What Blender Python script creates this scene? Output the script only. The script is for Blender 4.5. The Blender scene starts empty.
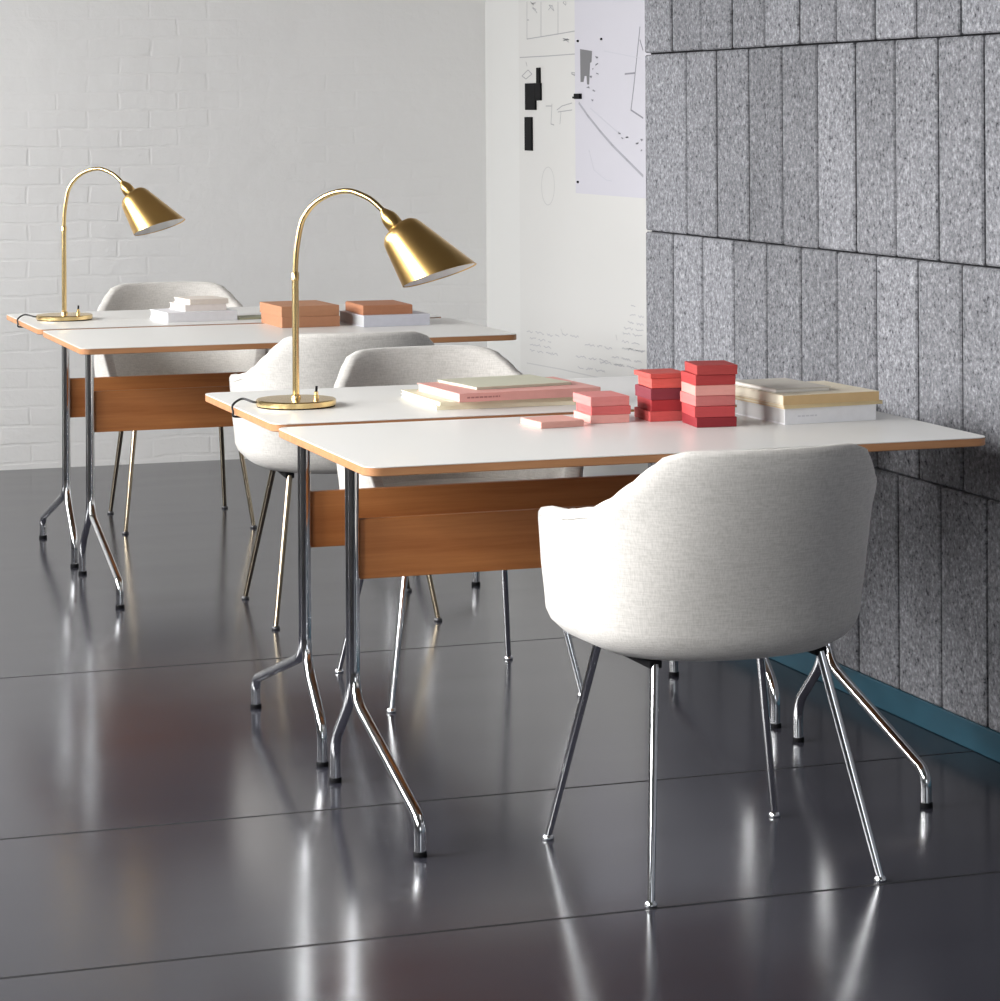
import bpy, bmesh, math, random
from mathutils import Vector, Matrix

random.seed(7)
C = bpy.context.scene.collection
SC = bpy.context.scene
PI = math.pi

# ------------------------------------------------------------------ camera
F, HY, EYE, ROLL, YAW = 2724.37, 111.64, 1.3772, -0.006, 0.32605   # focal and horizon in px of a 1000 px frame
cs_, sn_ = math.cos(YAW), math.sin(YAW)
R0, UP, FW = Vector((cs_, -sn_, 0)), Vector((0, 0, 1)), Vector((sn_, cs_, 0))
right = (R0 + ROLL * UP).normalized()
up = (UP - ROLL * R0).normalized()
cam_d = bpy.data.cameras.new('camera')
cam = bpy.data.objects.new('camera', cam_d); C.objects.link(cam)
cam.matrix_world = Matrix(((right.x, up.x, -FW.x, 0), (right.y, up.y, -FW.y, 0),
                           (right.z, up.z, -FW.z, EYE), (0, 0, 0, 1)))
cam_d.sensor_fit = 'HORIZONTAL'; cam_d.sensor_width = 36
cam_d.lens = F / 1000 * 36
cam_d.shift_y = -(500.5 - HY) / 1000
cam_d.clip_start = 0.05
SC.camera = cam

# ------------------------------------------------------------------ light
SC.view_settings.view_transform = 'Standard'
SC.view_settings.look = 'None'
SC.view_settings.gamma = 1
SC.view_settings.use_curve_mapping = False
SC.view_settings.exposure = 0.36
w = bpy.data.worlds.new('sky'); SC.world = w; w.use_nodes = True
w.node_tree.nodes['Background'].inputs[0].default_value = (0.78, 0.88, 1.0, 1)
w.node_tree.nodes['Background'].inputs[1].default_value = 1.0


def area(name, loc, rot, sx, sy, power, col=(1.0, 0.99, 0.975), spread=PI):
    d = bpy.data.lights.new(name, 'AREA'); d.shape = 'RECTANGLE'; d.size = sx; d.size_y = sy
    d.energy = power; d.color = col; d.spread = spread
    o = bpy.data.objects.new(name, d); C.objects.link(o)
    o.location = loc; o.rotation_euler = rot
    return o


WIN = [(2.4, 4.0), (4.5, 6.1), (6.6, 8.2), (8.5, 9.9)]      # window openings in the left wall (Y from, to)
WZ = (1.12, 2.45)
for (a, b), pw in zip(WIN, (62, 80, 90, 90)):              # daylight from the sky above, just outside each window
    area('window_daylight', (-1.42, (a + b) / 2, sum(WZ) / 2), (0, -math.radians(52), 0), WZ[1] - WZ[0], b - a, pw, spread=math.radians(155 if a > 6 else 108))
FILL_OPEN = (-0.4, 2.2)  # opening added in the unseen front wall for the fill light (X from, to)
area('rear_fill_light', ((FILL_OPEN[0] + FILL_OPEN[1]) / 2, -2.62, 1.75), (PI / 2, 0, 0), FILL_OPEN[1] - FILL_OPEN[0], 1.6, 13)  # added soft fill from behind the camera for the camera-facing sides


# ------------------------------------------------------------------ materials
def mat(name, col=(0.8, 0.8, 0.8), rough=0.5, metal=0.0, spec=0.5, coat=0.0):
    m = bpy.data.materials.new(name); m.use_nodes = True
    b = m.node_tree.nodes['Principled BSDF']
    b.inputs['Base Color'].default_value = (*col, 1)
    b.inputs['Roughness'].default_value = rough
    b.inputs['Metallic'].default_value = metal
    b.inputs['Specular IOR Level'].default_value = spec
    b.inputs['Coat Weight'].default_value = coat
    return m


class NT:
    def __init__(s, m):
        s.t = m.node_tree; s.b = s.t.nodes['Principled BSDF']; s.c = None

    def n(s, kind, ins=None, **props):
        nd = s.t.nodes.new(kind)
        for k, v in props.items(): setattr(nd, k, v)
        for k, v in (ins or {}).items():
            if isinstance(v, bpy.types.NodeSocket): s.t.links.new(v, nd.inputs[k])
            else: nd.inputs[k].default_value = v
        return nd

    def co(s, scale=(1, 1, 1), rot=(0, 0, 0), kind='Object'):
        tc = s.n('ShaderNodeTexCoord')
        return s.n('ShaderNodeMapping', {'Vector': tc.outputs[kind], 'Scale': scale, 'Rotation': rot}).outputs[0]

    def noise(s, vec, scale, detail=3, rough=0.55, dist=0.0):
        return s.n('ShaderNodeTexNoise', {'Vector': vec, 'Scale': scale, 'Detail': detail, 'Roughness': rough, 'Distortion': dist}).outputs['Fac']

    def ramp(s, fac, stops):
        r = s.n('ShaderNodeValToRGB', {'Fac': fac})
        e = r.color_ramp.elements
        while len(e) < len(stops): e.new(0.5)
        for k, (p, c) in enumerate(stops):
            e[k].position = p; e[k].color = (*c, 1) if len(c) == 3 else c
        return r.outputs['Color']

    def mix(s, fac, a, b, mode='MIX'):
        m = s.n('ShaderNodeMix', data_type='RGBA', blend_type=mode)
        for i, v in ((0, fac), (6, a), (7, b)):
            if isinstance(v, bpy.types.NodeSocket): s.t.links.new(v, m.inputs[i])
            else: m.inputs[i].default_value = v
        return m.outputs[2]

    def math(s, op, a, b=0.0):
        m = s.n('ShaderNodeMath', operation=op)
        for i, v in ((0, a), (1, b)):
            if isinstance(v, bpy.types.NodeSocket): s.t.links.new(v, m.inputs[i])
            else: m.inputs[i].default_value = v
        return m.outputs[0]

    def bump(s, h, strength, dist):
        b = s.n('ShaderNodeBump', {'Height': h, 'Strength': strength, 'Distance': dist})
        s.t.links.new(b.outputs[0], s.b.inputs['Normal'])

    def set(s, k, sock): s.t.links.new(sock, s.b.inputs[k])


def g(v): return (v, v, v)


def wood(name, c1, c2, rough=0.42, axis='X', scale=1.0):
    m = mat(name, c1, rough); t = NT(m)
    sc = {'X': (1.2, 26, 26), 'Y': (26, 1.2, 26)}[axis]
    v = t.co(tuple(q * scale for q in sc))
    n1 = t.noise(v, 1.6, 5, 0.6, 0.6); n2 = t.noise(v, 6.0, 4, 0.6)
    f = t.math('ADD', t.math('MULTIPLY', n1, 0.7), t.math('MULTIPLY', n2, 0.3))
    t.set('Base Color', t.ramp(f, [(0.33, c2), (0.62, c1)]))
    t.bump(n2, 0.08, 0.001)
    return m


def paper(name, col, rough=0.6, var=0.06):
    m = mat(name, col, max(rough, .55), spec=0.25); t = NT(m)
    n = t.noise(t.co(), 60, 3)
    t.set('Base Color', t.mix(n, (*[max(0, c * (1 - var)) for c in col], 1), (*[min(1, c * (1 + var)) for c in col], 1)))
    return m


def pages_mat(name, col):
    m = mat(name, col, 0.8, spec=0.2); t = NT(m)
    n = t.noise(t.co((2, 2, 900)), 1.0, 2)
    t.set('Base Color', t.mix(n, (*[c * 0.86 for c in col], 1), (*col, 1)))
    return m


M = {}
# floor
m = mat('floor_resin', (0.045, 0.046, 0.052), 0.22, spec=0.36); t = NT(m)
v = t.co(); n1 = t.noise(t.co((0.9, 3.2, 1)), 1.3, 5, 0.6, 0.4); n2 = t.noise(t.co((3, 14, 1)), 2.2, 4)
sep = t.n('ShaderNodeSeparateXYZ', {'Vector': v})
seam = None
for y0 in (4.372, 5.21, 6.70, 2.9):
    d = t.math('ABSOLUTE', t.math('SUBTRACT', t.math('ADD', sep.outputs['Y'], t.math('MULTIPLY', t.math('SUBTRACT', n2, 0.5), 0.004)), y0))
    s_ = t.math('LESS_THAN', d, 0.005)
    seam = s_ if seam is None else t.math('MAXIMUM', seam, s_)
base = t.mix(n1, (0.020, 0.020, 0.028, 1), (0.034, 0.034, 0.043, 1))
t.set('Base Color', t.mix(seam, base, (0.008, 0.008, 0.010, 1)))
t.set('Roughness', t.math('ADD', t.math('ADD', 0.125, t.math('MULTIPLY', n1, 0.09)), t.math('MULTIPLY', seam, 0.4)))
t.bump(n2, 0.02, 0.002)
M['floor'] = m
# painted brick
m = mat('painted_brick', (0.80, 0.80, 0.80), 0.75, spec=0.25); t = NT(m)
tc = t.co((1, 1, 1), (PI / 2, 0, 0))
wob = t.n('ShaderNodeTexNoise', {'Vector': tc, 'Scale': 3.2, 'Detail': 5.0}).outputs['Color']
vv = t.n('ShaderNodeMix', data_type='VECTOR', ins=None)
vadd = t.n('ShaderNodeVectorMath', operation='MULTIPLY_ADD', ins={0: wob, 1: (0.060, 0.046, 0.0), 2: tc}).outputs[0]
br = t.n('ShaderNodeTexBrick', {'Vector': vadd, 'Scale': 1.0, 'Mortar Size': 0.007, 'Mortar Smooth': 0.6, 'Brick Width': 0.24, 'Row Height': 0.072,
                               'Color1': (1, 1, 1, 1), 'Color2': (0.75, 0.75, 0.75, 1), 'Mortar': (0, 0, 0, 1)})
hn = t.noise(tc, 9.0, 5, 0.6); big = t.noise(tc, 1.1, 2)
msk = t.ramp(big, [(0.40, g(0.06)), (0.66, g(0.75))])
hb = t.math('MULTIPLY', br.outputs['Color'], msk)
h = t.math('ADD', t.math('MULTIPLY', hb, 0.40), t.math('ADD', t.math('MULTIPLY', hn, 1.0), t.math('MULTIPLY', t.noise(tc, 3.5, 3), 1.2)))
t.bump(h, 0.50, 0.010)
t.set('Base Color', t.mix(t.noise(tc, 2.6, 4), (0.83, 0.825, 0.815, 1), (0.89, 0.885, 0.875, 1)))
M['brick'] = m
# plaster
m = mat('white_plaster', (0.75, 0.75, 0.735), 0.7, spec=0.25); t = NT(m)
t.bump(t.noise(t.co(), 30, 4), 0.06, 0.003); M['plaster'] = m
m = mat('ceiling_paint', (0.30, 0.265, 0.235), 0.8, spec=0.2); t = NT(m)
t.bump(t.noise(t.co(), 20, 3), 0.05, 0.003); M['ceiling'] = m
m = mat('grey_plaster', (0.30, 0.29, 0.285), 0.8, spec=0.2); t = NT(m)
t.bump(t.noise(t.co(), 20, 3), 0.05, 0.003); M['greywall'] = m
# porous concrete block
m = mat('porous_concrete', (0.4, 0.4, 0.4), 0.9, spec=0.2); t = NT(m)
v = t.co()
na = t.noise(v, 125, 2, 0.6); nb = t.noise(v, 50, 3, 0.7); nc = t.noise(v, 3.0, 4, 0.6)
tone = t.n('ShaderNodeAttribute', attribute_name='tone').outputs['Fac']
sp = t.math('ADD', t.math('MULTIPLY', na, 0.62), t.math('MULTIPLY', nb, 0.38))
col = t.ramp(sp, [(0.34, (0.035, 0.035, 0.042)), (0.41, (0.142, 0.144, 0.157)), (0.54, (0.222, 0.225, 0.243)), (0.68, (0.39, 0.395, 0.42))])
tt = t.math('MULTIPLY', t.math('ADD', t.math('MULTIPLY', t.math('SUBTRACT', nc, 0.5), 0.35), tone), 1.0)
col = t.mix(1.0, col, t.n('ShaderNodeCombineXYZ', {'X': tt, 'Y': tt, 'Z': tt}).outputs[0], 'MULTIPLY')
t.set('Base Color', col)
t.bump(sp, 0.55, 0.006)
M['concrete'] = m
M['joint'] = mat('dark_joint', (0.02, 0.02, 0.022), 0.95, spec=0.1)
m = mat('blue_plinth_paint', (0.025, 0.115, 0.165), 0.5); t = NT(m)
t.set('Base Color', t.mix(t.noise(t.co((1, 2, 8)), 3, 4), (0.010, 0.052, 0.082, 1), (0.018, 0.080, 0.118, 1))); M['plinth'] = m
# furniture
m = mat('linen_fabric', (0.74, 0.72, 0.69), 0.95, spec=0.15); t = NT(m)
w1 = t.noise(t.co((420, 420, 38)), 1.0, 2); w2 = t.noise(t.co((38, 38, 420)), 1.0, 2)
wv = t.math('MULTIPLY', t.math('ADD', w1, w2), 0.5)
t.set('Base Color', t.ramp(wv, [(0.34, (0.56, 0.54, 0.505)), (0.62, (0.73, 0.705, 0.67))]))
t.bump(wv, 0.22, 0.002)
t.b.inputs['Sheen Weight'].default_value = 0.15
M['fabric'] = m
m = mat('white_laminate', (0.79, 0.785, 0.76), 0.33); t = NT(m)
t.bump(t.noise(t.co(), 250, 2), 0.02, 0.0005); M['laminate'] = m
M['ply'] = wood('oak_edge_band', (0.52, 0.255, 0.115), (0.40, 0.175, 0.07), 0.45)
M['panel'] = wood('oak_veneer', (0.53, 0.205, 0.062), (0.40, 0.135, 0.036), 0.45)
m = mat('chrome', (0.82, 0.83, 0.85), 0.10, 1.0); t = NT(m)
t.set('Roughness', t.math('ADD', 0.06, t.math('MULTIPLY', t.noise(t.co(), 30, 2), 0.08))); M['chrome'] = m
m = mat('aged_brass_leg', (0.40, 0.34, 0.25), 0.24, 1.0); t = NT(m)
t.set('Roughness', t.math('ADD', 0.17, t.math('MULTIPLY', t.noise(t.co(), 30, 2), 0.1))); M['bronze'] = m
m = mat('polished_brass', (0.74, 0.48, 0.175), 0.28, 1.0); t = NT(m)
t.set('Roughness', t.math('ADD', 0.27, t.math('MULTIPLY', t.noise(t.co(), 400, 2), 0.02))); M['brass'] = m
m = mat('pale_brass', (0.80, 0.60, 0.29), 0.24, 1.0); t = NT(m)
t.set('Roughness', t.math('ADD', 0.23, t.math('MULTIPLY', t.noise(t.co(), 400, 2), 0.02))); M['brass2'] = m
m = mat('white_enamel', (0.82, 0.82, 0.82), 0.45); M['enamel'] = m
M['black'] = mat('black_plastic', (0.006, 0.006, 0.007), 0.6, spec=0.12)
M['cable'] = mat('black_cable', (0.015, 0.015, 0.016), 0.5)
M['darksteel'] = mat('dark_steel', (0.08, 0.08, 0.085), 0.4, 0.6)
M['frame'] = mat('window_frame_paint', (0.55, 0.55, 0.53), 0.5)
M['ink'] = mat('pencil_grey', (0.42, 0.42, 0.44), 0.8, spec=0.1)
M['ink2'] = mat('marker_grey', (0.30, 0.30, 0.34), 0.7, spec=0.1)
M['inkmid'] = mat('biro_grey', (0.53, 0.53, 0.56), 0.8, spec=0.1)
M['inkpale'] = mat('faint_pencil', (0.60, 0.60, 0.60), 0.8, spec=0.1)
m = mat('white_sheet', (0.71, 0.705, 0.69), 0.5, spec=0.3); t = NT(m)
t.bump(t.noise(t.co(), 8, 2), 0.04, 0.003); M['sheet'] = m
M['plan'] = mat('plan_paper', (0.65, 0.64, 0.70), 0.6, spec=0.25)


# ------------------------------------------------------------------ mesh helpers
def obj(name, bm, material, parent=None, smooth=None, loc=None):
    me = bpy.data.meshes.new(name)
    bmesh.ops.recalc_face_normals(bm, faces=bm.faces[:])
    bm.to_mesh(me); bm.free()
    ms = material if isinstance(material, (list, tuple)) else [material]
    for q in ms: me.materials.append(q)
    if smooth is not None:
        for p in me.polygons: p.use_smooth = True
        me.set_sharp_from_angle(angle=math.radians(smooth))
    o = bpy.data.objects.new(name, me); C.objects.link(o)
    if parent: o.parent = parent
    if loc: o.location = loc
    return o


def tag(o, label, cat, group=None):
    o['label'] = label; o['category'] = cat
    if group: o['group'] = group
    return o


def thing(name, label, cat, loc=(0, 0, 0), rz=0.0, group=None):
    o = bpy.data.objects.new(name, None); C.objects.link(o)
    o.location = loc; o.rotation_euler = (0, 0, rz); o.empty_display_size = 0.1
    return tag(o, label, cat, group)


def struct(name, bm, material, label=None, **k):
    o = obj(name, bm, material, **k); o['kind'] = 'structure'
    if label: o['label'] = label
    return o


def box(bm, x0, x1, y0, y1, z0, z1, bev=0.0, seg=2, M4=None, mi=0):
    vs = [bm.verts.new((x, y, z)) for z in (z0, z1) for y in (y0, y1) for x in (x0, x1)]
    fs = [bm.faces.new([vs[i] for i in q]) for q in ((0, 2, 3, 1), (4, 5, 7, 6), (0, 1, 5, 4), (1, 3, 7, 5), (3, 2, 6, 7), (2, 0, 4, 6))]
    if bev > 0:
        es = list({e for f in fs for e in f.edges})
        r = bmesh.ops.bevel(bm, geom=es, offset=bev, segments=seg, profile=0.5, affect='EDGES')
        vs = list({v for f in r['faces'] for v in f.verts} | {v for v in vs if v.is_valid})
        fs = list({f for v in vs for f in v.link_faces})
    for f in fs: f.material_index = mi
    if M4 is not None:
        for v in vs: v.co = M4 @ v.co
    return vs


def sweep(bm, pts, r, seg=14, caps=True):
    pts = [Vector(p) for p in pts]
    rs = r if isinstance(r, (list, tuple)) else [r] * len(pts)
    n = len(pts); tans = []
    for i in range(n):
        a = pts[max(0, i - 1)]; b = pts[min(n - 1, i + 1)]
        tans.append((b - a).normalized())
    ref = Vector((0, 0, 1)) if abs(tans[0].z) < 0.9 else Vector((1, 0, 0))
    nrm = tans[0].cross(ref).normalized(); rings = []
    for i in range(n):
        if i:
            q = tans[i - 1].rotation_difference(tans[i]); nrm = (q @ nrm).normalized()
        bn = tans[i].cross(nrm).normalized()
        rings.append([bm.verts.new(pts[i] + rs[i] * (math.cos(2 * PI * k / seg) * nrm + math.sin(2 * PI * k / seg) * bn)) for k in range(seg)])
    for a, b in zip(rings, rings[1:]):
        for k in range(seg): bm.faces.new((a[k], a[(k + 1) % seg], b[(k + 1) % seg], b[k]))
    if caps:
        bm.faces.new(rings[0][::-1]); bm.faces.new(rings[-1])
    return rings


def lathe(bm, prof, seg=40, M4=None):
    rings = []; allv = []
    for r, z in prof:
        if r < 1e-6: ring = [bm.verts.new((0, 0, z))]
        else: ring = [bm.verts.new((r * math.cos(2 * PI * k / seg), r * math.sin(2 * PI * k / seg), z)) for k in range(seg)]
        rings.append(ring); allv += ring
    for a, b in zip(rings, rings[1:]):
        for k in range(seg):
            k2 = (k + 1) % seg
            if len(a) == 1 and len(b) == 1: continue
            if len(a) == 1: bm.faces.new((a[0], b[k], b[k2]))
            elif len(b) == 1: bm.faces.new((a[k], a[k2], b[0]))
            else: bm.faces.new((a[k], a[k2], b[k2], b[k]))
    if M4 is not None:
        for v in allv: v.co = M4 @ v.co
    return rings


def fillet(pts, rad, n=6):
    """round the corners of a polyline"""
    pts = [Vector(p) for p in pts]; out = [pts[0]]
    for i in range(1, len(pts) - 1):
        p, a, b = pts[i], pts[i - 1], pts[i + 1]
        da = (a - p); db = (b - p); r = min(rad, da.length * 0.48, db.length * 0.48)
        s = p + da.normalized() * r; e = p + db.normalized() * r
        for k in range(n + 1):
            u = k / n; out.append((1 - u) ** 2 * s + 2 * u * (1 - u) * p + u * u * e)
    out.append(pts[-1]); return out


def slab(bm, L, D, z0, z1, r, bev=0.0, n=8):
    """rounded-corner plate, near left corner at the origin"""
    o = []
    for cx, cy, a0 in ((L - r, r, -PI / 2), (L - r, D - r, 0), (r, D - r, PI / 2), (r, r, PI)):
        for k in range(n + 1):
            a = a0 + PI / 2 * k / n; o.append((cx + r * math.cos(a), cy + r * math.sin(a)))
    cx, cy = L / 2, D / 2
    def inset(p, d):
        x, y = p; return (x - math.copysign(min(d, abs(x - cx)), x - cx), y - math.copysign(min(d, abs(y - cy)), y - cy))
    lv = [(bev, z0), (0, z0 + bev), (0, z1 - bev), (bev, z1)] if bev else [(0, z0), (0, z1)]
    rings = [[bm.verts.new((*inset(p, d), z)) for p in o] for d, z in lv]
    N = len(o)
    for a, b in zip(rings, rings[1:]):
        for k in range(N): bm.faces.new((a[k], a[(k + 1) % N], b[(k + 1) % N], b[k]))
    bm.faces.new(rings[0][::-1]); bm.faces.new(rings[-1])


# ------------------------------------------------------------------ the setting
XL, XR, YF, YB, ZC = -1.0, 3.525, -2.5, 10.61, 3.25
bm = bmesh.new(); box(bm, XL - .2, XR + .2, YF - .2, YB + .2, -0.12, 0.0); struct('floor', bm, M['floor'], 'dark grey polished resin floor with fine straight seams')
bm = bmesh.new(); box(bm, XL - .2, XR + .2, YF - .2, YB + .2, ZC, ZC + .12); struct('ceiling', bm, M['ceiling'])
bm = bmesh.new(); box(bm, XL - .2, XR + .2, YB, YB + .2, 0.0, ZC); struct('wall_back', bm, M['brick'], 'white painted brick wall behind the far desks')
bm = bmesh.new(); box(bm, XR, XR + .2, YF, YB, 0.0, ZC); struct('wall_right', bm, M['plaster'], 'smooth white wall past the end of the concrete wall')
bm = bmesh.new(); ys = YF
for a, b in WIN:
    box(bm, XL - .15, XL, ys, a, 0, ZC); box(bm, XL - .15, XL, a, b, 0, WZ[0]); box(bm, XL - .15, XL, a, b, WZ[1], ZC); ys = b
box(bm, XL - .15, XL, ys, YB, 0, ZC)
struct('wall_left', bm, M['greywall'])
for i, (a, b) in enumerate(WIN):
    bm = bmesh.new()
    for y in (a, (a + b) / 2 - .02, b - .04): box(bm, XL - .10, XL - .05, y, y + .04, WZ[0], WZ[1])
    for z in (WZ[0], WZ[1] - .04, WZ[0] + .85): box(bm, XL - .099, XL - .051, a, b, z, z + .04)
    struct('window_%d' % (i + 1), bm, M['frame'])
bm = bmesh.new()
box(bm, XL, FILL_OPEN[0], YF - .15, YF, 0, ZC); box(bm, FILL_OPEN[1], XR, YF - .15, YF, 0, ZC)
box(bm, FILL_OPEN[0], FILL_OPEN[1], YF - .15, YF, 0, 0.95); box(bm, FILL_OPEN[0], FILL_OPEN[1], YF - .15, YF, 2.55, ZC)
struct('wall_front', bm, M['greywall'])

# porous block wall: upright blocks, half-bond
CX, CY = 2.82, 7.08
bm = bmesh.new(); tone_l = bm.faces.layers.float.new('tone')
rows = [(.062, .552), (.552, 1.042), (1.042, 1.535), (1.535, 2.03), (2.03, 2.52), (2.52, 3.01), (3.01, 3.25)]
rb = random.Random(3)
for ri, (z0, z1) in enumerate(rows):
    y = CY; first = 0.30 if ri % 2 == 0 else 0.20
    while y > YF + 0.05:
        wd = first if y == CY else 0.2045
        y2 = max(YF, y - wd)
        dx = rb.uniform(-.0012, .0012); tn = rb.choice([.82, .9, .95, 1.0, 1.0, 1.08, 1.18])
        f0 = set(bm.faces)
        box(bm, CX + dx, CX + .13, y2 + rb.uniform(.0038, .0060), y - rb.uniform(.0038, .0060), z0 + rb.uniform(.001, .0035), z1 - .002, bev=0.004, seg=1)
        for f in set(bm.faces) - f0: f[tone_l] = tn
        y = y2
f0 = set(bm.faces)
box(bm, CX + .02, CX + .20, YF, CY - .0015, .062, ZC - .001, mi=1)
struct('wall_concrete', bm, [M['concrete'], M['joint']], 'grey porous concrete wall of tall upright blocks')
bm = bmesh.new(); box(bm, CX + .004, CX + .20, YF, CY - .002, 0.0, .062, bev=.003)
struct('trim_1', bm, M['plinth'], 'blue painted plinth under the concrete wall')


# ------------------------------------------------------------------ desk
L, D, ZT, ZU = 1.278, 0.682, 0.73, 0.7125      # ZU: underside of the top


def desk(x, y, m, label):
    """m=+1: long foot towards the camera; -1: turned round"""
    t = thing('desk', label, 'desk', (x, y, 0), 0, 'white topped desks standing in back to back pairs')
    bm = bmesh.new(); slab(bm, L, D, ZT - .002, ZT, .030, .0005); obj('tabletop', bm, M['laminate'], t, 30)
    bm = bmesh.new(); slab(bm, L, D, ZU, ZT - .002, .030, .0015); obj('edge_band', bm, M['ply'], t, 30)
    yc = D / 2 + .004; yp = yc + m * .158
    r = .011
    for xs in (.112, 1.156):
        bm = bmesh.new()
        zb = .200
        # post nearest the long foot and the other one, side by side
        pa = [(xs, yp - m * .012, ZU), (xs, yp - m * .012, zb + .004), (xs, yc - m * .298, .068), (xs, yc - m * .298, .008)]
        pb = [(xs, yp + m * .012, ZU), (xs, yp + m * .012, zb), (xs, yc + m * .298, .085), (xs, yc + m * .298, .008)]
        sweep(bm, fillet(pa, .055, 7), r, 18); sweep(bm, fillet(pb, .05, 7), r, 18)
        box(bm, xs - .004, xs + .004, yp - .012, yp + .012, zb + .075, ZU - .01)
        lf = obj('leg_frame', bm, M['chrome'], t, 50)
        for yy in (yc - m * .298, yc + m * .298):
            bm = bmesh.new(); lathe(bm, [(0, 0), (.0125, 0), (.0130, .002), (.0130, .008), (.0118, .010), (0, .010)], 20, Matrix.Translation((xs, yy, 0)))
            obj('glide', bm, M['black'], lf, 40)
        bm = bmesh.new(); box(bm, xs - .02, xs + .02, *sorted((yp - m * .17, yp + m * .12)), ZU - .016, ZU, .002); obj('top_bracket', bm, M['darksteel'], t)
    bm = bmesh.new(); box(bm, .112 + .013, 1.156 - .013, yp - .009, yp + .009, .440, .560, .0012); obj('modesty_panel', bm, M['panel'], t)
    bm = bmesh.new(); box(bm, .14, L - .14, yp - .015, yp + .015, ZU - .019, ZU - .002, .002); obj('stretcher', bm, M['darksteel'], t)
    return t


desk(1.355, 4.779, 1, 'white topped desk nearest the front, white chair standing before it')
desk(1.365, 5.516, -1, 'white topped desk behind the nearest one, holding a brass lamp and pink book')
desk(1.309, 7.488, 1, 'white topped desk in the far pair, holding two stacked orange boxes')
desk(1.309, 8.221, -1, 'white topped desk closest to the brick wall, holding the farther brass lamp')


# ------------------------------------------------------------------ chair
def lut(tab, x):
    if x <= tab[0][0]: return tab[0][1]
    for (a, va), (b, vb) in zip(tab, tab[1:]):
        if x <= b:
            u = (x - a) / (b - a); u = u * u * (3 - 2 * u) * .5 + u * .5
            return va + (vb - va) * u
    return tab[-1][1]


HW = [(.40, .253), (.47, .275), (.56, .284), (.64, .289), (.72, .303), (.80, .312)]
YBK = [(.40, -.205), (.47, -.222), (.56, -.248), (.64, -.274), (.72, -.299), (.80, -.320)]
RIM = [(0, .790), (.11, .790), (.16, .789), (.20, .779), (.23, .757), (.265, .728), (.31, .697), (.36, .676), (.47, .659), (.55, .655), (.595, .649), (.620, .620), (.645, .520), (.67, .462), (.70, .455), (2, .455)]
YFR, Y0 = .215, -.03


def plan(phi, z, ins=0.0, insb=None, insf=None):
    c, s = math.cos(phi), math.sin(phi)
    insb = ins if insb is None else insb; insf = ins if insf is None else insf
    hw = lut(HW, z) - ins
    if s >= 0: ex, nn = YFR - Y0 - insf, 4.5
    else: ex, nn = Y0 - lut(YBK, z) - insb, 2.2
    n = nn
    x = hw * math.copysign(abs(c) ** (2 / n), c); y = Y0 + ex * math.copysign(abs(s) ** (2 / n), s)
    return x * (1 + .20 * (y - Y0)), y


def chair_meshes():
    Mn = 144
    # evenly spaced samples along the plan curve at arm height
    fine = [plan(2 * PI * k / 4000 - PI / 2, .68) for k in range(4001)]
    acc = [0.0]
    for a, b in zip(fine, fine[1:]): acc.append(acc[-1] + math.dist(a, b))
    tot = acc[-1]; phis = []; ss = []; j = 0
    for k in range(Mn):
        s = tot * k / Mn
        while acc[j + 1] < s: j += 1
        phis.append(2 * PI * j / 4000 - PI / 2); ss.append(min(s, tot - s))
    zr = [lut(RIM, s) for s in ss]
    TH = .034
    bm = bmesh.new(); rings = []
    def ring(f): rings.append([bm.verts.new(f(k)) for k in range(Mn)])
    def bot(fr, z): ring(lambda k: (*[fr * q + (0 if i == 0 else (1 - fr) * Y0) for i, q in enumerate(plan(phis[k], .47, .10, .055, .07))], z))
    bot(.02, .398); bot(.5, .398); bot(.85, .399)
    for a in (90, 68, 45, 24, 8):
        a = math.radians(a); u = 1 - math.cos(a); zz = .468 - .069 * math.sin(a)
        def fn(k, u=u, zz=zz):
            zt = min(zz, zr[k] - .016 - .02 * u)
            return (*plan(phis[k], max(zz, .44), .10 * u, .055 * u, .07 * u), zz)
        ring(lambda k, u=u, zz=zz: (*plan(phis[k], .47, .10 * u, .055 * u, .07 * u), min(zz, zr[k] - .013 - .02 * (u))))
    for j in range(1, 9):
        def fo(k, j=j):
            a = min(.468, zr[k] - .0135); b = zr[k] - .011; z = a + (b - a) * j / 8
            return (*plan(phis[k], max(z, .47)), z)
        ring(fo)
    ring(lambda k: (*plan(phis[k], max(zr[k], .47), .005), zr[k] - .0025))
    ring(lambda k: (*plan(phis[k], max(zr[k], .47), TH * .5), zr[k]))
    ring(lambda k: (*plan(phis[k], max(zr[k], .47), TH - .005), zr[k] - .0025))
    for j in range(0, 8):
        def fi(k, j=j):
            a = min(.478, zr[k] - .004); b = zr[k] - .011; z = b + (a - b) * j / 7
            e = .012 * (j / 7) ** 3
            return (*plan(phis[k], max(z, .47), TH + e), z)
        ring(fi)
    for fr, z in ((.93, .460), (.8, .454), (.5, .452), (.02, .450)):
        ring(lambda k, fr=fr, z=z: (*[fr * q + (0 if i == 0 else (1 - fr) * Y0) for i, q in enumerate(plan(phis[k], .47, TH + .012))], z if zr[k] > .47 else min(z, .4535)))
    for a, b in zip(rings, rings[1:]):
        for k in range(Mn): bm.faces.new((a[k], a[(k + 1) % Mn], b[(k + 1) % Mn], b[k]))
    bm.faces.new(rings[0][::-1]); bm.faces.new(rings[-1])
    # a seam along the top of each arm
    pips = []
    for sd in (0, 1):
        ks = [k for k in range(Mn) if .33 < ss[k] < .61 and (k < Mn / 2) == bool(sd)]
        pips.append([(*plan(phis[k], max(zr[k], .47), .0006), zr[k] - .018) for k in ks])
    return bm, pips


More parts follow.
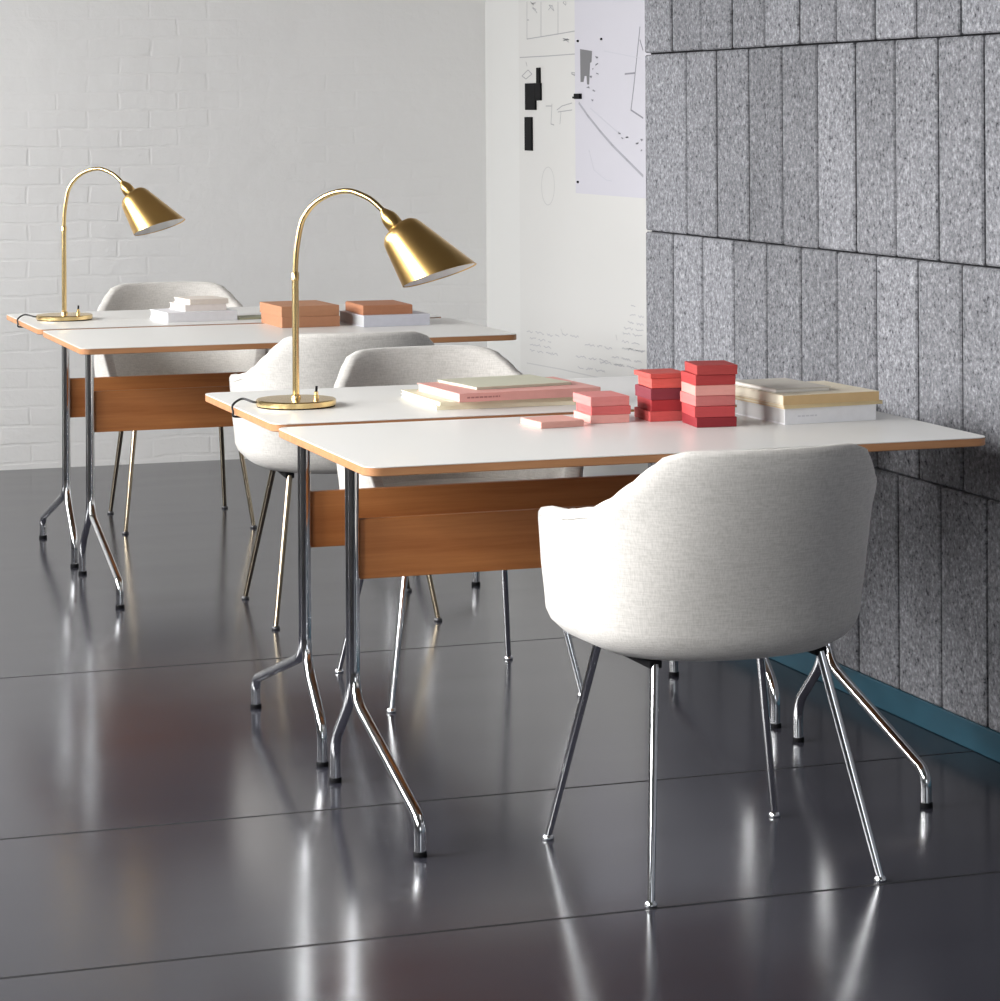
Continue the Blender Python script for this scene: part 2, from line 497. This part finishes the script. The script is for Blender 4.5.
def chair(x, y, rz, legm, label, wide=.457, deep=.471):
    t = thing('armchair', label, 'chair', (x, y, 0), rz, 'upholstered armchairs at the desks')
    bm, pips = chair_meshes()
    for v in bm.verts: v.co.x -= .003
    sh = obj('shell', bm, M['fabric'], t, 180)
    for pp in pips:
        bm = bmesh.new(); sweep(bm, pp, [.0010 * min(1, .05 + i / 6, .05 + (len(pp) - 1 - i) / 6) for i in range(len(pp))], 8)
        for v in bm.verts: v.co.x -= .003
        obj('arm_seam', bm, M['fabric'], sh, 180)
    bm = bmesh.new(); rr = .022
    cushion = []
    for (q, z) in ((.06, .452), (.018, .455), (.0, .464), (.018, .474), (.06, .478), (.12, .480)):
        cushion.append([bm.verts.new((*plan(2 * PI * k / 72, .47, .052 + q, .05 + q, .012 + q), z)) for k in range(72)])
    for a, b in zip(cushion, cushion[1:]):
        for k in range(72): bm.faces.new((a[k], a[(k + 1) % 72], b[(k + 1) % 72], b[k]))
    bm.faces.new(cushion[0][::-1]); bm.faces.new(cushion[-1])
    obj('seat_cushion', bm, M['fabric'], t, 60)
    bm = bmesh.new(); tops = {}
    for sx in (-1, 1):
        for sy in (-1, 1):
            tops[sx, sy] = Vector((sx * .163, .150 if sy > 0 else -.118, .392))
    for sx in (-1, 1): box(bm, sx * .163 - .012, sx * .163 + .012, -.125, .157, .386, .400, .002)
    box(bm, -.165, .165, .005, .03, .387, .3985, .002)
    obj('underframe', bm, M['black'], t)
    for (sx, sy), tp in tops.items():
        ft = Vector((sx * (wide / 2 + (.007 if sy > 0 else -.007)), sy * deep / 2, .006))
        bm = bmesh.new(); sweep(bm, [tp, tp + (ft - tp) * .12, ft], [.0085, .0085, .0068], 16); lg = obj('leg', bm, legm, t, 50)
        bm = bmesh.new(); lathe(bm, [(0, 0), (.0105, 0), (.0115, .002), (.0115, .0045), (.008, .009), (0, .009)], 18, Matrix.Translation((ft.x, ft.y, 0)))
        obj('glide', bm, M['darksteel'] if legm is M['bronze'] else M['chrome'], lg, 40)
    return t


chair(1.968, 4.624, .0135, M['chrome'], 'off-white armchair with chrome legs nearest the front, seen from behind')
chair(1.990, 6.247, PI + .0185, M['chrome'], 'off-white armchair with chrome legs facing the front across the lamp desk')
chair(1.995, 7.293, -.0895, M['bronze'], 'off-white armchair with brass legs seen from behind, at the far desk with orange boxes')
chair(1.915, 9.083, PI - .051, M['bronze'], 'off-white armchair with dark brass legs between far desk and brick wall', .412, .471)


# ------------------------------------------------------------------ brass lamp
def lamp(x, y, rz, label):
    t = thing('desk_lamp', label, 'lamp', (x, y, ZT), rz, 'brass gooseneck desk lamps')
    bm = bmesh.new(); lathe(bm, [(0, .002), (.086, .002), (.0885, .004), (.0885, .014), (.086, .0165), (.02, .0185), (0, .0185)], 72); base = obj('base', bm, M['brass2'], t, 35)
    bm = bmesh.new(); lathe(bm, [(0, 0), (.086, 0), (.086, .0025), (0, .0025)], 60); obj('base_pad', bm, M['black'], base)
    bm = bmesh.new(); sweep(bm, [(0, 0, .017), (0, 0, .285)], .0075, 20)
    lathe(bm, [(.0075, .017), (.0115, .017), (.0105, .024), (.0075, .026)], 20)
    obj('stem', bm, M['brass2'], t, 40)
    bm = bmesh.new(); lathe(bm, [(.006, .276), (.0085, .278), (.0085, .294), (.006, .297)], 20); obj('joint_collar', bm, M['brass2'], t, 40)
    K = ARMK
    arc = [(0, .28), (.001, .315), (.004, .351), (.0133, .402), (.025, .427), (.040, .446), (.061, .462), (.084, .472), (.105, .476), (.125, .474), (.156, .460), (.177, .442), (.191, .426)]
    P = [Vector((a * K, 0, z)) for a, z in arc]
    sm = []
    for i in range(len(P) - 1):
        p0, p1, p2, p3 = P[max(0, i - 1)], P[i], P[i + 1], P[min(len(P) - 1, i + 2)]
        for k in range(5):
            u = k / 5; sm.append(.5 * ((2 * p1) + (-p0 + p2) * u + (2 * p0 - 5 * p1 + 4 * p2 - p3) * u * u + (-p0 + 3 * p1 - 3 * p2 + p3) * u ** 3))
    sm.append(P[-1])
    bm = bmesh.new(); sweep(bm, sm, .0062, 18); obj('gooseneck', bm, M['brass2'], t, 50)
    tip = P[-1]; ax = Vector((math.cos(-AXA), 0, math.sin(-AXA)))
    q = Vector((0, 0, 1)).rotation_difference(ax).to_matrix().to_4x4(); Mx = Matrix.Translation(tip) @ q
    bm = bmesh.new(); lathe(bm, [(0, -.012), (.007, -.012), (.0125, -.002), (.0172, .008), (.0186, .018), (.0186, .040), (.015, .046), (0, .046)], 28, Mx); obj('socket', bm, M['brass'], t, 35)
    # bell shade with slanted mouth: generators run to a tilted cut plane
    def shade_bm(off):
        bm = bmesh.new(); seg = 72; prof = [(.0170 - off, .040 + off), (.029 - off * .3, .0412 + off), (.0390 - off * .6, .0455 + off), (.0460 - off * .9, .054 + off * .5), (.0495 - off, .066)]
        nrm = Vector((math.cos(-CUTA), 0, math.sin(-CUTA)))
        half = math.radians(13.3); cut0 = .181 - off * .8
        axl = Vector((0, 0, 1)); nl = q.to_3x3().inverted() @ nrm
        rings = []
        for r, z in prof: rings.append([Vector((r * math.cos(2 * PI * k / seg), r * math.sin(2 * PI * k / seg), z)) for k in range(seg)])
        ends = []
        for k in range(seg):
            a = 2 * PI * k / seg; p = rings[-1][k]; dr = Vector((math.sin(half) * math.cos(a), math.sin(half) * math.sin(a), math.cos(half)))
            tt = (nl.dot(axl * cut0) - nl.dot(p)) / nl.dot(dr); ends.append((p, dr, tt))
        for j in range(1, 13): rings.append([p + dr * tt * j / 12 for p, dr, tt in ends])
        vr = [[bm.verts.new(Mx @ v) for v in rg] for rg in rings]
        for a, b in zip(vr, vr[1:]):
            for k in range(seg): bm.faces.new((a[k], a[(k + 1) % seg], b[(k + 1) % seg], b[k]))
        return bm
    sh = obj('shade', shade_bm(0), M['brass'], t, 60)
    obj('shade_lining', shade_bm(.0026), M['enamel'], sh, 60)
    bm = bmesh.new(); b2 = Mx @ Vector((0, 0, .075))
    lathe(bm, [(0, .046), (.013, .046), (.014, .062), (.024, .085), (.028, .105), (.024, .123), (.012, .132), (0, .134)], 24, Mx); obj('bulb', bm, M['enamel'], t, 60)
    bm = bmesh.new(); lathe(bm, [(.006, .017), (.006, .025), (.0045, .026), (.0045, .033), (0, .033)], 16, Matrix.Translation((.045, .012, 0)))
    sw = obj('switch', bm, M['brass2'], t, 40)
    bm = bmesh.new(); sweep(bm, [(.045, .012, .032), (.046, .012, .045)], .0028, 10); obj('switch_lever', bm, M['black'], sw, 40)
    return t, base


ARMK, AXA, CUTA = 1.215, math.radians(47), math.radians(71)
LAMPS = []
LROT = -(YAW + .48)
for (x, y, lab, xe) in ((1.496, 5.842, 'brass gooseneck desk lamp on the nearer pair of desks', 1.365),
                        (1.446, 8.575, 'brass gooseneck desk lamp on the far desk by the brick wall', 1.309)):
    t_, base = lamp(x, y, LROT, lab)
    # cord in world coordinates, parented to the lamp
    bm = bmesh.new()
    ye = y + .03
    ctl = [(x - .070, y + .022, ZT + .008), (x - .092, y + .018, ZT + .011), (xe + .022, ye + .016, ZT + .016), (xe + .004, ye + .010, ZT + .010), (xe - .0055, ye + .002, ZT + .001), (xe - .0048, ye - .003, ZT - .010), (xe - .0045, ye - .003, ZT - .019), (xe + .008, ye, ZT - .0215), (xe + .05, ye, ZT - .0215)]
    cp = [Vector(q) for q in ctl]; pts = []
    for i in range(len(cp) - 1):
        p0, p1, p2, p3 = cp[max(0, i - 1)], cp[i], cp[i + 1], cp[min(len(cp) - 1, i + 2)]
        for k in range(5):
            u = k / 5; pts.append(.5 * ((2 * p1) + (-p0 + p2) * u + (2 * p0 - 5 * p1 + 4 * p2 - p3) * u * u + (-p0 + 3 * p1 - 3 * p2 + p3) * u ** 3))
    pts.append(cp[-1])
    sweep(bm, pts, .0026, 10)
    inv = (Matrix.Translation((x, y, ZT)) @ Matrix.Rotation(LROT, 4, 'Z')).inverted()
    for v in bm.verts: v.co = inv @ v.co
    obj('cord', bm, M['cable'], t_, 60)


# ------------------------------------------------------------------ boxes and books
def carton(name, x, y, z, wx, dy, h, deg, col, label, group=None, cat='box', bev=.0015, lid=True):
    t = thing(name, label, cat, (x, y, z), math.radians(deg), group)
    mm = paper(name + '_paper', col)
    lh = h * .55
    bm = bmesh.new(); box(bm, .0004, wx - .0004, .0004, dy - .0004, 0, h - .002, bev=.0008); obj('tray', bm, mm, t)
    bm = bmesh.new(); box(bm, 0, wx, 0, dy, h - lh, h, bev=bev); obj('lid', bm, mm, t)
    return t


def book(x, y, z, wx, dy, h, deg, col, pg, label, group=None, name='book', board=.0022, mark=None, cat='book', spine=None, flip=False):
    """spine along the front edge (far edge when flipped), pages on the other three"""
    if flip:
        a = math.radians(deg); x += wx * math.cos(a) - dy * math.sin(a); y += wx * math.sin(a) + dy * math.cos(a); deg += 180
    t = thing(name, label, cat, (x, y, z), math.radians(deg), group)
    mm = paper('cover_paper', col, .5)
    bm = bmesh.new(); e = min(board, h * .2)
    box(bm, 0, wx, 0, dy, 0, e); box(bm, 0, wx, 0, dy, h - e, h); box(bm, 0, wx, 0, e * 1.2, e, h - e)
    cv = obj('cover', bm, mm, t)
    if spine:
        bm = bmesh.new(); box(bm, .0005, wx - .0005, -.0012, .0004, .0004, h - .0008); obj('spine', bm, paper('spine_paper', spine, .5), cv)
    bm = bmesh.new(); box(bm, .003, wx - .003, e * 1.2, dy - .003, e, h - e); obj('page_block', bm, pages_mat('page_edges', pg), t)
    if mark:
        bm = bmesh.new(); rr = random.Random(5)
        mx0, mx1, mh, mcol = mark; xx = mx0
        while xx < mx1:
            q = rr.uniform(.004, .009); box(bm, xx, min(mx1, xx + q), -.0003, .0002, h / 2 - mh / 2, h / 2 + mh / 2); xx += q + .002
        obj('spine_lettering', bm, mat('spine_ink', mcol, .7), cv)
    return t


Z = ZT + .0002
# nearest desk
carton('box', 1.854, 5.234, Z, .098, .100, .0135, 6, (.74, .40, .34), 'single flat pale pink box on the nearest desk', 'small coloured boxes')
pk = [((.74, .38, .34), 'pale pink box, lowest of the short pink stack', .0170), ((.60, .14, .135), 'salmon pink box, middle of the short pink stack', .0180), ((.68, .25, .235), 'pink box, topmost of the short pink stack', .0195)]
z = Z
for i, (c, lb, h) in enumerate(pk):
    carton('box', 1.981 + (-.003, .0, -.002)[i], 5.278 + (0, .003, .001)[i], z, .086, .112, h, (-2, -4, -1)[i], c, lb, 'small coloured boxes'); z += h + .0003
rbk = [((.58, .105, .10), 'red box, lowest of the shorter red stack', .0210), ((.36, .035, .04), 'wine red box, second lowest of the shorter red stack', .0235), ((.22, .04, .055), 'dark plum box, third from bottom of the shorter red stack', .0235),
       ((.66, .12, .10), 'coral red box, second from top of the shorter red stack', .0205), ((.60, .105, .09), 'bright red box, topmost of the shorter red stack', .0100)]
z = Z
for i, (c, lb, h) in enumerate(rbk):
    carton('box', 2.108 + (-.002, .002, 0, .003, -.001)[i], 5.267 + (0, .002, 0, .003, -.001)[i], z, .086, .104, h, (-3, -5, -3, -6, -2)[i], c, lb, 'small coloured boxes'); z += h + .0003
rfr = [((.26, .025, .032), 'dark crimson box, lowest of the tallest red stack', .0205), ((.48, .065, .068), 'crimson box, second from bottom of the tallest red stack', .0218), ((.60, .185, .175), 'coral pink box, third from bottom of the tallest red stack', .0218),
       ((.74, .33, .29), 'pale coral box, third from top of the tallest red stack', .0205), ((.42, .05, .05), 'deep red box, second from top of the tallest red stack', .0212), ((.40, .055, .052), 'muted red box, topmost of the tallest red stack', .0195)]
z = Z
for i, (c, lb, h) in enumerate(rfr):
    carton('box', 2.152 + (.003, -.001, .002, .0, .002, .004)[i], 5.134 + (0, .001, .003, 0, .002, .0)[i], z, .086, .106, h, (-6, -8, -5, -7, -6, -9)[i], c, lb, 'small coloured boxes'); z += h + .0003
# books at the right end
book(2.343, 5.115, Z, .214, .225, .033, 3.4, (.80, .80, .83), (.68, .68, .68), 'thick white book, lowest of the stack near the concrete wall', 'books on the nearer desks', mark=(.03, .075, .003, (.62, .62, .66)))
book(2.338, 5.108, Z + .0333, .234, .222, .0075, 4.5, (.72, .58, .34), (.84, .78, .62), 'thin tan notebook lying on the thick white book', 'books on the nearer desks')
book(2.334, 5.104, Z + .0411, .224, .238, .0205, 3.0, (.80, .72, .57), (.86, .80, .66), 'cream book with tan spine, on the thin tan notebook', 'books on the nearer desks', spine=(.62, .43, .22))
book(2.338, 5.150, Z + .0619, .130, .205, .0085, 3.0, (.60, .56, .50), (.86, .84, .80), 'small beige book, topmost of the stack near the concrete wall', 'books on the nearer desks', flip=True)
# second desk
book(1.760, 5.646, Z, .36, .295, .0085, -1.5, (.80, .74, .56), (.88, .86, .80), 'wide cream folder, lowest under the pink book', 'books on the nearer desks')
book(1.766, 5.640, Z + .0088, .35, .290, .0085, .5, (.74, .68, .50), (.88, .86, .80), 'cream folder lying directly under the pink book', 'books on the nearer desks')
book(1.803, 5.618, Z + .0176, .335, .262, .0190, 3.5, (.72, .36, .32), (.88, .85, .81), 'pink book between cream folders and a grey-green folder', 'books on the nearer desks', mark=(.018, .095, .0035, (.40, .16, .15)))
book(1.862, 5.677, Z + .0369, .235, .205, .0058, 8, (.58, .57, .45), (.84, .82, .76), 'thin grey-green folder lying on top of the pink book', 'books on the nearer desks')
# far pair
carton('storage_box', 1.999, 7.970, Z, .182, .240, .0320, 1.5, (.47, .225, .125), 'orange-brown box, lower of the stacked pair on far desk', 'orange boxes on the far desk')
carton('storage_box', 1.998, 7.972, Z + .0323, .182, .240, .0320, 2.2, (.48, .235, .13), 'orange-brown box, upper of the stacked pair on far desk', 'orange boxes on the far desk')
book(2.236, 7.904, Z, .211, .245, .034, 2.7, (.66, .66, .73), (.58, .59, .60), 'thick pale grey book under a single orange box', 'books on the far desks')
carton('storage_box', 2.242, 7.935, Z + .0342, .156, .215, .0290, -1, (.44, .195, .105), 'single orange-brown box lying on the thick pale grey book', 'orange boxes on the far desk', bev=.004)
book(1.725, 8.324, Z, .225, .200, .0290, 5, (.78, .78, .81), (.85, .85, .85), 'large white book, lowest of the three books by the far lamp', 'books on the far desks')
book(1.788, 8.366, Z + .0292, .135, .160, .0195, 6, (.80, .74, .70), (.86, .85, .83), 'small cream book, middle of the three by the far lamp', 'books on the far desks')
book(1.806, 8.376, Z + .0489, .128, .150, .0165, 8, (.80, .73, .66), (.86, .85, .83), 'small cream book, topmost of the three by the far lamp', 'books on the far desks')
book(1.955, 8.345, Z, .120, .090, .0060, 8, (.38, .38, .26), (.80, .76, .62), 'thin olive notebook lying between white books and orange boxes', 'books on the far desks')


# ------------------------------------------------------------------ drawings on the white wall
def wpt(px, py, X):
    a, b = px - 500, py - HY; nn = 1 + ROLL * ROLL
    a, b = (a + ROLL * b) / nn, (b - ROLL * a) / nn
    d = R0 * (a / F) + FW - UP * (b / F)
    k = X / d.x
    return Vector((X, d.y * k, EYE + d.z * k))


def stroke(bm, pts, wd):
    """thin raised line of ink on a wall facing -X; pts are wall points"""
    for p, q in zip(pts, pts[1:]):
        d = (q - p); n = Vector((0, -d.z, d.y)).normalized() * wd / 2; e = d.normalized() * wd * .3
        vs = [bm.verts.new(v) for v in (p - n - e, q - n + e, q + n + e, p + n - e)]
        up_ = [bm.verts.new(v.co + Vector((-.0004, 0, 0))) for v in vs]
        bm.faces.new(up_)
        for i in range(4): bm.faces.new((vs[i], vs[(i + 1) % 4], up_[(i + 1) % 4], up_[i]))


XS = XR - .004
sheet_bm = bmesh.new(); box(sheet_bm, XS, XR - .0002, 7.3, 10.178, .15, 2.35)
sheet = tag(obj('drawing_sheet', sheet_bm, M['sheet']), 'large white sheet with pencil sketches and notes covering the white wall', 'drawing sheet')
XK = XS - .0001
bm = bmesh.new()
for ln in ([(520, 57.5), (548, 56), (575, 54)], [(527, 2), (527, 39)], [(527, 39), (558, 34)], [(558, 2), (558, 34)], [(558, 34), (575, 31)], [(541, 2), (541, 37)], [(527, 20), (529, 20)],
           [(522, 76), (528, 70)], [(528, 70), (532, 74)], [(522, 76), (526, 79)], [(526, 62), (527, 66)], [(526, 79), (532, 74)],
           [(546, 106), (552, 106)], [(552, 104), (551, 124)], [(551, 124), (554, 125)], [(558, 112), (572, 110)], [(561, 112), (560, 124)], [(557, 110), (562, 106)], [(562, 106), (572, 103)]):
    bm = bmesh.new(); stroke(bm, [wpt(*p, XK) for p in ln], .0035); obj('pencil_line', bm, M['ink'], sheet)
rs = random.Random(11)
for cx, cy in ((533, 3), (551, 8), (566, 3), (534, 10), (566, 40), (574, 75)):
    bm = bmesh.new(); stroke(bm, [wpt(cx + rs.uniform(-3, 3), cy + rs.uniform(-3, 3), XK) for _ in range(6)], .003); obj('pencil_sketch', bm, M['ink'], sheet)
bm = bmesh.new()
for k in range(3):
    pts = []
    for i in range(26):
        a = 2 * PI * i / 25; pts.append(wpt(548 + 6.5 * math.cos(a) + k, 186 + 19 * math.sin(a) + k, XK))
    if k < 1: stroke(bm, pts, .003)
obj('faint_sketch', bm, M['inkpale'], sheet)


def scribble(px, py, length, slope, amp, wd):
    """a line of illegible handwriting, one mesh per word"""
    x = px
    while x < px + length:
        pts = []; end = min(px + length, x + rs.uniform(5, 12))
        while x < end:
            pts.append(wpt(x, py + (x - px) * slope + rs.uniform(-amp, amp), XK)); x += rs.uniform(.7, 1.4)
        if len(pts) > 2:
            bm = bmesh.new(); stroke(bm, pts, wd); obj('handwritten_word', bm, M['inkmid'], sheet)
        x += 1.8


for px, py, ln in ((527, 331, 33), (530, 338, 22), (530, 344, 21), (530, 350, 30), (562, 334, 20), (585, 344, 28), (576, 356, 32), (578, 367, 30), (600, 362, 22), (628, 349, 17), (623, 333, 20), (622, 341, 22), (622, 348, 22), (612, 357, 30), (614, 364, 30),
                   (630, 315, 14), (628, 322, 16), (624, 328, 20), (631, 306, 5)):
    scribble(px, py, ln, .17, 1.2, .003)
for ln in ([(527, 363), (560, 369), (600, 378)], [(561, 329), (563, 335)], [(616, 335), (617, 340)]):
    bm = bmesh.new(); stroke(bm, [wpt(*q, XK) for q in ln], .004); obj('underline', bm, M['inkpale'], sheet)

XP = XS - .003
pl_bm = bmesh.new(); box(pl_bm, XP, XS - .0002, 8.30, 9.53, 1.072, 2.05)
plan_o = tag(obj('floor_plan_paper', pl_bm, M['plan']), 'pale lilac paper plan with a long diagonal line pinned on white wall', 'paper plan')
XQ = XP - .0001
bm = bmesh.new()
for ln, wd in (([(579, 103), (588, 116), (600, 131), (612, 145), (627, 160), (643, 176)], .010),):
    stroke(bm, [wpt(*p, XQ) for p in ln], wd)
obj('road_line', bm, mat('plan_line_grey', (.42, .42, .47), .7), plan_o)
bm = bmesh.new()
for ln in ([(640, 27), (634, 85), (631, 110), (643, 118)], [(635, 73), (625, 74)], [(640, 40), (643, 50)]): stroke(bm, [wpt(*p, XQ) for p in ln], .006)
obj('wall_outline', bm, M['ink2'], plan_o)
bm = bmesh.new(); poly = [(580, 49), (592, 51), (591.5, 62), (590, 63), (589, 84.5), (587, 84.5), (586.5, 76), (584.5, 76), (583.5, 82), (580.5, 82)]
vs = [bm.verts.new(wpt(*p, XQ - .0004)) for p in poly]; f = bm.faces.new(vs)
r_ = bmesh.ops.extrude_face_region(bm, geom=[f]); bmesh.ops.translate(bm, vec=(.0004, 0, 0), verts=[v for v in r_['geom'] if isinstance(v, bmesh.types.BMVert)])
obj('building_block', bm, mat('plan_block_grey', (.20, .20, .21), .7), plan_o)
for px, py in ((597, 57), (597, 64), (593, 69), (597, 74), (591, 77), (594, 91), (592, 100), (619, 133), (623, 138), (627, 137), (637, 143), (642, 140), (642, 150), (588, 87)):
    bm = bmesh.new(); scribble_pts = [wpt(px + rs.uniform(-1.5, 1.5), py + rs.uniform(-1, 1), XQ) for _ in range(4)]; stroke(bm, scribble_pts, .004); obj('plan_note', bm, M['ink2'], plan_o)
bm = bmesh.new()
for ln in ([(604, 51), (640, 58)], [(590, 108), (618, 133)], [(589, 150), (594, 170), (606, 180), (612, 181)]): stroke(bm, [wpt(*p, XQ) for p in ln], .004)
obj('faint_lines', bm, mat('plan_line_pale', (.60, .60, .66), .7), plan_o)


def wbox(bm, x0, x1, y0, y1, X, depth):
    a = wpt(x0, y1, X); b = wpt(x1, y0, X)
    box(bm, X - depth, X, b.y, a.y, a.z, b.z, bev=.002)


for px, py, lb in ((578.5, 41, 'small black pin at the upper left edge of paper plan'), (602, 39, 'small black pin nearer the middle of the paper plan'), (578.5, 182, 'tiny black pin at the bottom left of paper plan')):
    bm = bmesh.new(); p = wpt(px, py, XQ); lathe(bm, [(0, 0), (.004, 0), (.0045, .004), (.003, .007), (0, .008)], 14, Matrix.Translation(p) @ Matrix.Rotation(-PI / 2, 4, 'Y'))
    tag(obj('push_pin', bm, M['black'], None, 40), lb, 'pin', 'pins holding the paper plan')
tb = thing('magnetic_clip', 'black clip block at the left edge of the paper plan', 'clip', tuple(wpt(579, 96, XS)))
bm = bmesh.new(); wbox(bm, 576.5, 582, 93.5, 99, XP, .012); o_ = obj('clip_block', bm, M['black'], tb)
bm = bmesh.new(); wbox(bm, 574, 576.5, 96.5, 98.5, XS, .008); o2 = obj('clip_tab', bm, M['black'], tb)
for q in (o_, o2):
    for v in q.data.vertices: v.co -= tb.location
th = thing('wall_holder', 'upper black stepped holder with upright rod on white wall', 'holder', tuple(wpt(530, 110, XS)))
for nm, a in (('holder_block', (526.7, 536.7, 83, 110)), ('side_block', (536.7, 542, 83, 100.5)), ('rod', (537.6, 541, 67.5, 83.2))):
    bm = bmesh.new(); wbox(bm, *a, XS, .008 if nm != 'rod' else .007); q = obj(nm, bm, M['black'], th)
    for v in q.data.vertices: v.co -= th.location
bm = bmesh.new(); wbox(bm, 526.3, 533, 117, 150.5, XS, .008)
tag(obj('wall_holder', bm, M['black']), 'lower black upright bar on white wall, below the stepped holder', 'holder')
